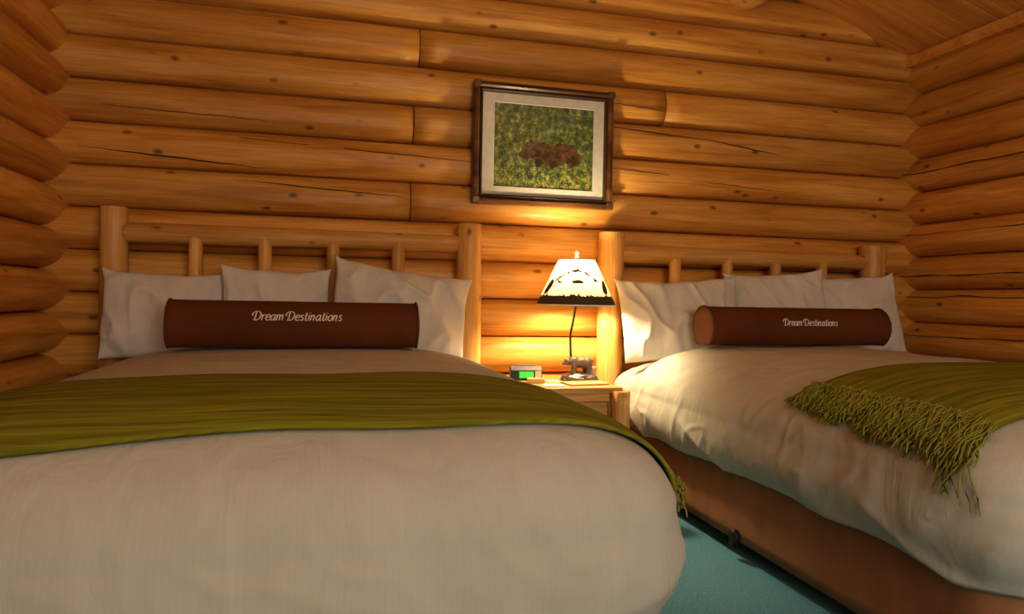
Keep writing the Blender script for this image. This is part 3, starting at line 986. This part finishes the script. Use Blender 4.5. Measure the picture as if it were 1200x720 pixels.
# bear: one continuous body
bm = bmesh.new()
def ell(c, r, rot=(0, 0, 0)):
    m = Matrix.Translation(c) @ Euler(rot).to_matrix().to_4x4() @ Matrix.Diagonal((*r, 1))
    bmesh.ops.create_icosphere(bm, subdivisions=3, radius=1, matrix=m)
ell((.012, 0, .078), (.052, .030, .028)); ell((.040, 0, .076), (.032, .031, .030)); ell((-.022, 0, .082), (.028, .027, .028))
ell((-.055, -.004, .082), (.022, .019, .019)); ell((-.075, -.006, .074), (.014, .010, .009), (0, -.3, 0))
for ey in (-.014, .012): ell((-.050, ey, .101), (.006, .004, .007))
for lx, ly in ((-.028, -.017), (-.018, .017), (.050, -.018), (.042, .018)):
    ell((lx, ly, .05), (.015, .012, .030)); ell((lx - .004, ly, .026), (.016, .011, .008))
ell((.071, 0, .085), (.006, .006, .008))
me = bpy.data.meshes.new('bear'); bm.to_mesh(me); bm.free()
br = link('bear', me, 'pewter', lamp, (LX + .02, LY, NT + .011))
rm = br.modifiers.new('fuse', 'REMESH'); rm.mode = 'VOXEL'; rm.voxel_size = .0032; rm.use_smooth_shade = True
smd = br.modifiers.new('soft', 'SMOOTH'); smd.iterations = 3; smd.factor = .5
br['label'] = 'grey metal bear walking to the left'
# stump behind the bear
lathe('stump', [(.030, 0), (.026, .02), (.025, .045), (.028, .062), (.020, .064)], (LX + .10, LY + .035, NT), 'card', lamp, seg=20)
tube('stem', [(LX + .0, LY + .03, NT + .02), (LX - .012, LY + .03, NT + .14), (LX - .016, LY + .028, NT + .22), (LX - .004, LY + .012, NT + .31), (LX + .0, LY, NT + .37), (LX, LY, NT + .40)], .0058, 'darkmetal', lamp)
lathe('socket', [(.014, .37), (.019, .375), (.019, .415), (.015, .43)], (LX, LY, NT), 'brass', lamp, seg=20)
ZS0, ZS1, R0, R1 = (.937 - .568), (1.157 - .568), .192, .088
lathe('bulb', [(.012, .43), (.015, .455), (.026, .486), (.030, .508), (.026, .528), (.014, .542), (.002, .545)], (LX, LY, NT), 'bulb', lamp, seg=24)
for s in (-1, 1):
    tube('harp', [(LX + s * .02, LY, NT + .41), (LX + s * .055, LY, NT + .45), (LX + s * .06, LY, NT + .52), (LX + s * .03, LY, NT + .585), (LX, LY, NT + .60)], .0018, 'brass', lamp, seg=6)
for s in range(3):
    a = s * 2 * PI / 3 + .4
    tube('spider_arm', [(LX, LY, NT + .597), (LX + R1 * math.cos(a), LY + R1 * math.sin(a), NT + ZS1 - .004)], .002, 'brass', lamp, seg=6)
sh = lathe('lamp_shade', [(R0, ZS0), (R0 + (R1 - R0) * .25, ZS0 + (ZS1 - ZS0) * .25), (R0 + (R1 - R0) * .5, ZS0 + (ZS1 - ZS0) * .5), (R0 + (R1 - R0) * .75, ZS0 + (ZS1 - ZS0) * .75), (R1, ZS1)], (LX, LY, NT), 'shade', lamp, seg=64, cap=False)
for zz, r_, nm in ((ZS0, R0, 'shade_trim'), (ZS1, R1, 'shade_trim')):
    ring = [(LX + r_ * math.cos(2 * PI * k / 64), LY + r_ * math.sin(2 * PI * k / 64), NT + zz) for k in range(65)]
    tv, tf = tube_vf(ring, .0035, 6)
    tt = mesh(nm, tv, tf, 'white', sh, origin=lamp.location); tt.location = (0, 0, 0)
lathe('finial', [(.004, .60), (.009, .603), (.006, .612), (.010, .620), (.008, .632), (.002, .638)], (LX, LY, NT), 'white', lamp, seg=16)
# printed silhouettes on the shade: treeline, ridges and bears
def cone_pt(ang_, h, off=.0012):
    r_ = R0 + (R1 - R0) * h + off
    return (LX + r_ * math.cos(ang_), LY + r_ * math.sin(ang_), NT + ZS0 + (ZS1 - ZS0) * h)
random.seed(21)
V, Fc = [], []
nT = 220
hs = []
for k in range(nT):
    a = k / nT * 2 * PI
    h = .19 + .02 * noise.noise(Vector((math.cos(a) * 5, math.sin(a) * 5, 0))) + random.choice([0, 0, .015, .03, .05]) 
    hs.append(h)
for k in range(nT):
    a = k / nT * 2 * PI
    V += [cone_pt(a, .012), cone_pt(a, hs[k])]
for k in range(nT):
    q = (k + 1) % nT
    Fc.append((2 * k, 2 * q, 2 * q + 1, 2 * k + 1))
def strip(pts):                                     # (angle, h, thickness) blobs along a line
    b0 = len(V)
    for a, h, t in pts: V.extend([cone_pt(a, h - t / 2), cone_pt(a, h + t / 2)])
    for i in range(len(pts) - 1): Fc.append((b0 + 2 * i, b0 + 2 * i + 2, b0 + 2 * i + 3, b0 + 2 * i + 1))
toward = math.atan2(-LY, -LX)
for rep in range(3):
    c = toward + rep * 2 * PI / 3
    # mountain ridge line, broken
    for s0, s1 in ((-.95, -.42), (-.36, -.26), (-.22, .22), (.28, .55), (.6, .86)):
        pts = []
        n = 16
        for i in range(n + 1):
            x = s0 + (s1 - s0) * i / n
            h = .74 - .34 * abs(x) ** 1.8 + .02 * noise.noise(Vector((x * 9, rep, 0)))
            t = (.060 + .05 * noise.noise(Vector((x * 14, rep, 3)))) * math.sin(PI * (i + .4) / (n + .8)) ** .5
            pts.append((c + x, h, max(.014, t)))
        strip(pts)
    for x0, x1, h0, tt in ((-.16, .26, .50, .05), (-.72, -.48, .50, .03), (.62, .74, .53, .03)):
        pts = []
        for i in range(13):
            x = x0 + (x1 - x0) * i / 12
            t = (tt * 1.7 + .06 * noise.noise(Vector((x * 22, rep, 8)))) * math.sin(PI * (i + .3) / 12.6) ** .6
            pts.append((c + x, h0 + .03 * noise.noise(Vector((x * 8, 3, rep))), max(.006, t)))
        strip(pts)
    # standing bear at the side
    for bx in (-1.02,):
        prof = [(-.13, .30, .03), (-.10, .33, .14), (-.05, .36, .24), (0, .40, .26), (.05, .43, .24), (.09, .45, .18), (.12, .45, .06)]
        strip([(c + bx + x * 1.4, h, t * 1.15) for x, h, t in prof])
        strip([(c + bx - .07 + x, .24, .16) for x in (-.03, 0, .03)]); strip([(c + bx + .06 + x, .25, .18) for x in (-.025, 0, .025)])
    strip([(c + 1.02 + x, .42 + x * .2, t) for x, t in ((-.08, .02), (-.03, .13), (.03, .15), (.08, .05))])
pm = mesh('shade_print', V, Fc, 'print', sh, origin=lamp.location); pm.location = (0, 0, 0)
pm['label'] = 'dark brown treeline, ridge and bear silhouettes'

# ------------------------------------------------------------------ small things on the nightstand
ck = empty('alarm_clock', (.935, 3.38, NT))
tag(ck, 'grey alarm clock with a green lit display on the nightstand', 'clock')
V = []
for x in (-.076, .076):
    V += [(x, -.045, 0), (x, .045, 0), (x, .040, .062), (x, -.012, .068), (x, -.042, .052)]
Fc = [(0, 1, 2, 3, 4), (5, 6, 7, 8, 9)] + [(i, (i + 1) % 5, 5 + (i + 1) % 5, 5 + i) for i in range(5)]
cb = mesh('body', [(ck.location.x + v[0], ck.location.y + v[1], NT + v[2]) for v in V], Fc, 'darkgrey', ck, smooth=False)
bv = cb.modifiers.new('bevel', 'BEVEL'); bv.width = .006; bv.segments = 3
def cface(u0, u1, w0, w1, off):
    A, B = Vector((0, -.045, 0)), Vector((0, -.042, .052))
    n = Vector((0, -1, .06)).normalized() * off
    q = []
    for u, ww in ((u0, w0), (u1, w0), (u1, w1), (u0, w1)):
        p = A + (B - A) * ww + n; q.append((ck.location.x + u, ck.location.y + p.y, NT + p.z))
    return q
def slab(name, q, mat, par, th=.002):
    Vv = q + [(x, y + th, z) for x, y, z in q]
    return mesh(name, Vv, [(0, 1, 2, 3), (4, 5, 6, 7), (0, 1, 5, 4), (1, 2, 6, 5), (2, 3, 7, 6), (3, 0, 4, 7)], mat, par, smooth=False)
slab('face', cface(-.076, .076, .10, .95, .0015), 'black', ck)
dsp = slab('display', cface(-.035, .035, .25, .85, .003), 'green', ck)
slab('speaker_panel', cface(.042, .072, .2, .9, .003), 'paper', ck)
box('snooze_bar', (ck.location.x - .05, 3.375, NT + .064), (ck.location.x + .05, 3.40, NT + .072), 'darkgrey', ck, bevel=.003)
ck.rotation_euler = (0, 0, rad(-8))

def flat(name, c, w_, d_, h_, rz, mat, label, cat, z=NT):
    o = box(name, (-w_ / 2, -d_ / 2, 0), (w_ / 2, d_ / 2, h_), mat, None, bevel=min(.002, h_ * .3))
    o.location = (c[0], c[1], z + h_ / 2); o.rotation_euler = (0, 0, rz)
    return tag(o, label, cat)
flat('notepad', (1.172, 3.185, 0), .20, .12, .008, rad(6), 'card', 'tan notepad at the front edge of the nightstand', 'notepad')
flat('brochure', (1.00, 3.135, 0), .10, .08, .004, rad(-14), 'paper', 'white folded brochure at the front corner of the nightstand', 'paper')
flat('leaflet', (1.052, 3.300, 0), .07, .07, .003, rad(5), 'paper', 'white leaflet lying between the alarm clock and the lamp', 'paper')
flat('card_box', (.950, 3.25, 0), .08, .055, .022, rad(-12), 'card', 'small tan box in front of the alarm clock', 'box')

# ------------------------------------------------------------------ framed picture
PX0, PX1, PZ0, PZ1, PY = .695, 1.447, 1.443, 2.058, 3.575
pic = empty('framed_picture', ((PX0 + PX1) / 2, 3.62, PZ0))
tag(pic, 'framed wildlife photograph of a brown bear in a meadow', 'picture')
def frame_side(name, prof, par):
    """mitred frame from a profile of (inset, y)"""
    for s in range(4):
        V = []
        for ins, y in prof:
            x0, x1, z0, z1 = PX0 + ins, PX1 - ins, PZ0 + ins, PZ1 - ins
            c = [(x0, z0), (x1, z0), (x1, z1), (x0, z1)]
            a, b = c[s], c[(s + 1) % 4]
            V += [(a[0], y, a[1]), (b[0], y, b[1])]
        n = len(prof)
        Fc = [(2 * i, 2 * i + 1, 2 * ((i + 1) % n) + 1, 2 * ((i + 1) % n)) for i in range(n)]
        Fc += [tuple(2 * i for i in range(n)), tuple(2 * i + 1 for i in range(n))]
        o = mesh(name, V, Fc, par[0], par[1], smooth=False)
        yield o
sides = list(frame_side('frame_side', [(0, 3.62), (0, PY + .004), (.006, PY - .006), (.020, PY - .010), (.028, PY - .002), (.034, PY + .010), (.034, 3.62)], ('frame', pic)))
for o in frame_side('inner_moulding', [(.034, 3.61), (.034, PY + .004), (.039, PY), (.047, PY + .006), (.050, PY + .016), (.050, 3.61)], ('frame_dark', pic)): pass
for sx, sz in ((0, 0), (0, 1), (1, 0), (1, 1)):
    x = PX0 - .002 if sx == 0 else PX1 - .034; z = PZ0 - .002 if sz == 0 else PZ1 - .034
    box('corner_mount', (x, PY - .013, z), (x + .036, PY + .002, z + .036), 'gold', pic, bevel=.004)
def ring_plate(name, i0, o0, y, yb, mat):
    a = [(o0[0], o0[2]), (o0[1], o0[2]), (o0[1], o0[3]), (o0[0], o0[3])]
    b = [(i0[0], i0[2]), (i0[1], i0[2]), (i0[1], i0[3]), (i0[0], i0[3])]
    V = [(x, y, z) for x, z in a] + [(x, y, z) for x, z in b] + [(x + (.003 if x < 1.07 else -.003), yb, z + (.003 if z < 1.75 else -.003)) for x, z in b]
    Fc = [(i, (i + 1) % 4, 4 + (i + 1) % 4, 4 + i) for i in range(4)] + [(4 + i, 4 + (i + 1) % 4, 8 + (i + 1) % 4, 8 + i) for i in range(4)]
    return mesh(name, V, Fc, mat, pic, smooth=False)
IN = (PX0 + .05, PX1 - .05, PZ0 + .05, PZ1 - .05)
PH = (.804, 1.343, 1.534, 1.963)
ring_plate('mat_board', PH, IN, PY + .016, PY + .022, 'mat')
b_ = box('photograph', (PH[0] - .005, PY + .021, PH[2] - .005), (PH[1] + .005, PY + .026, PH[3] + .005), 'meadow', pic, bevel=0)
# bear in the photograph: flat print
pts = [(276, 412), (272, 395), (286, 385), (292, 362), (306, 345), (325, 333), (336, 340), (355, 338), (385, 342), (408, 352), (425, 362), (455, 350), (490, 350), (525, 362), (550, 385), (566, 410), (570, 438),
       (556, 448), (535, 440), (520, 455), (500, 445), (480, 450), (460, 460), (440, 448), (425, 460), (405, 458), (395, 440), (375, 430), (350, 428), (330, 420), (312, 425), (295, 416)]
def ppx(px, py):   # picture crop pixels -> picture plane
    return PH[0] + (px - 155) / (628 - 155) * (PH[1] - PH[0]), PH[3] - ((py - 152) - (px - 155) * .075) / (395) * (PH[3] - PH[2])
random.seed(31)
fine = []
for (ax, ay), (bx_, by_) in zip(pts, pts[1:] + pts[:1]):
    for q in range(4):
        fine.append((ax + (bx_ - ax) * q / 4 + random.uniform(-3, 3), ay + (by_ - ay) * q / 4 + random.uniform(-5, 3) * (1.8 if ay > 415 else .7)))
V = [(ppx(*p)[0], PY + .0204, ppx(*p)[1]) for p in fine]
bp_ = mesh('bear_print', V, [tuple(range(len(V)))], 'bearprint', b_, origin=b_.location + pic.location, smooth=False)
bp_.location = (0, 0, 0)
for pl in ([(276, 412), (272, 395), (286, 385), (296, 392), (312, 400), (316, 416), (296, 420)], [(318, 338), (326, 328), (336, 332), (338, 344), (326, 348)],
           [(345, 425), (372, 418), (384, 440), (372, 462), (352, 458)], [(420, 438), (446, 430), (452, 458), (432, 470), (418, 462)], [(520, 425), (550, 418), (560, 446), (540, 458), (522, 452)]):
    V = [(ppx(*p)[0], PY + .0200, ppx(*p)[1]) for p in pl]
    q_ = mesh('bear_shade_print', V, [tuple(range(len(V)))], 'beardark', b_, origin=b_.location + pic.location, smooth=False)
    q_.location = (0, 0, 0)
slab('glass_pane', [(IN[0], PY + .0135, IN[2]), (IN[1], PY + .0135, IN[2]), (IN[1], PY + .0135, IN[3]), (IN[0], PY + .0135, IN[3])], 'glass', pic, .0015)
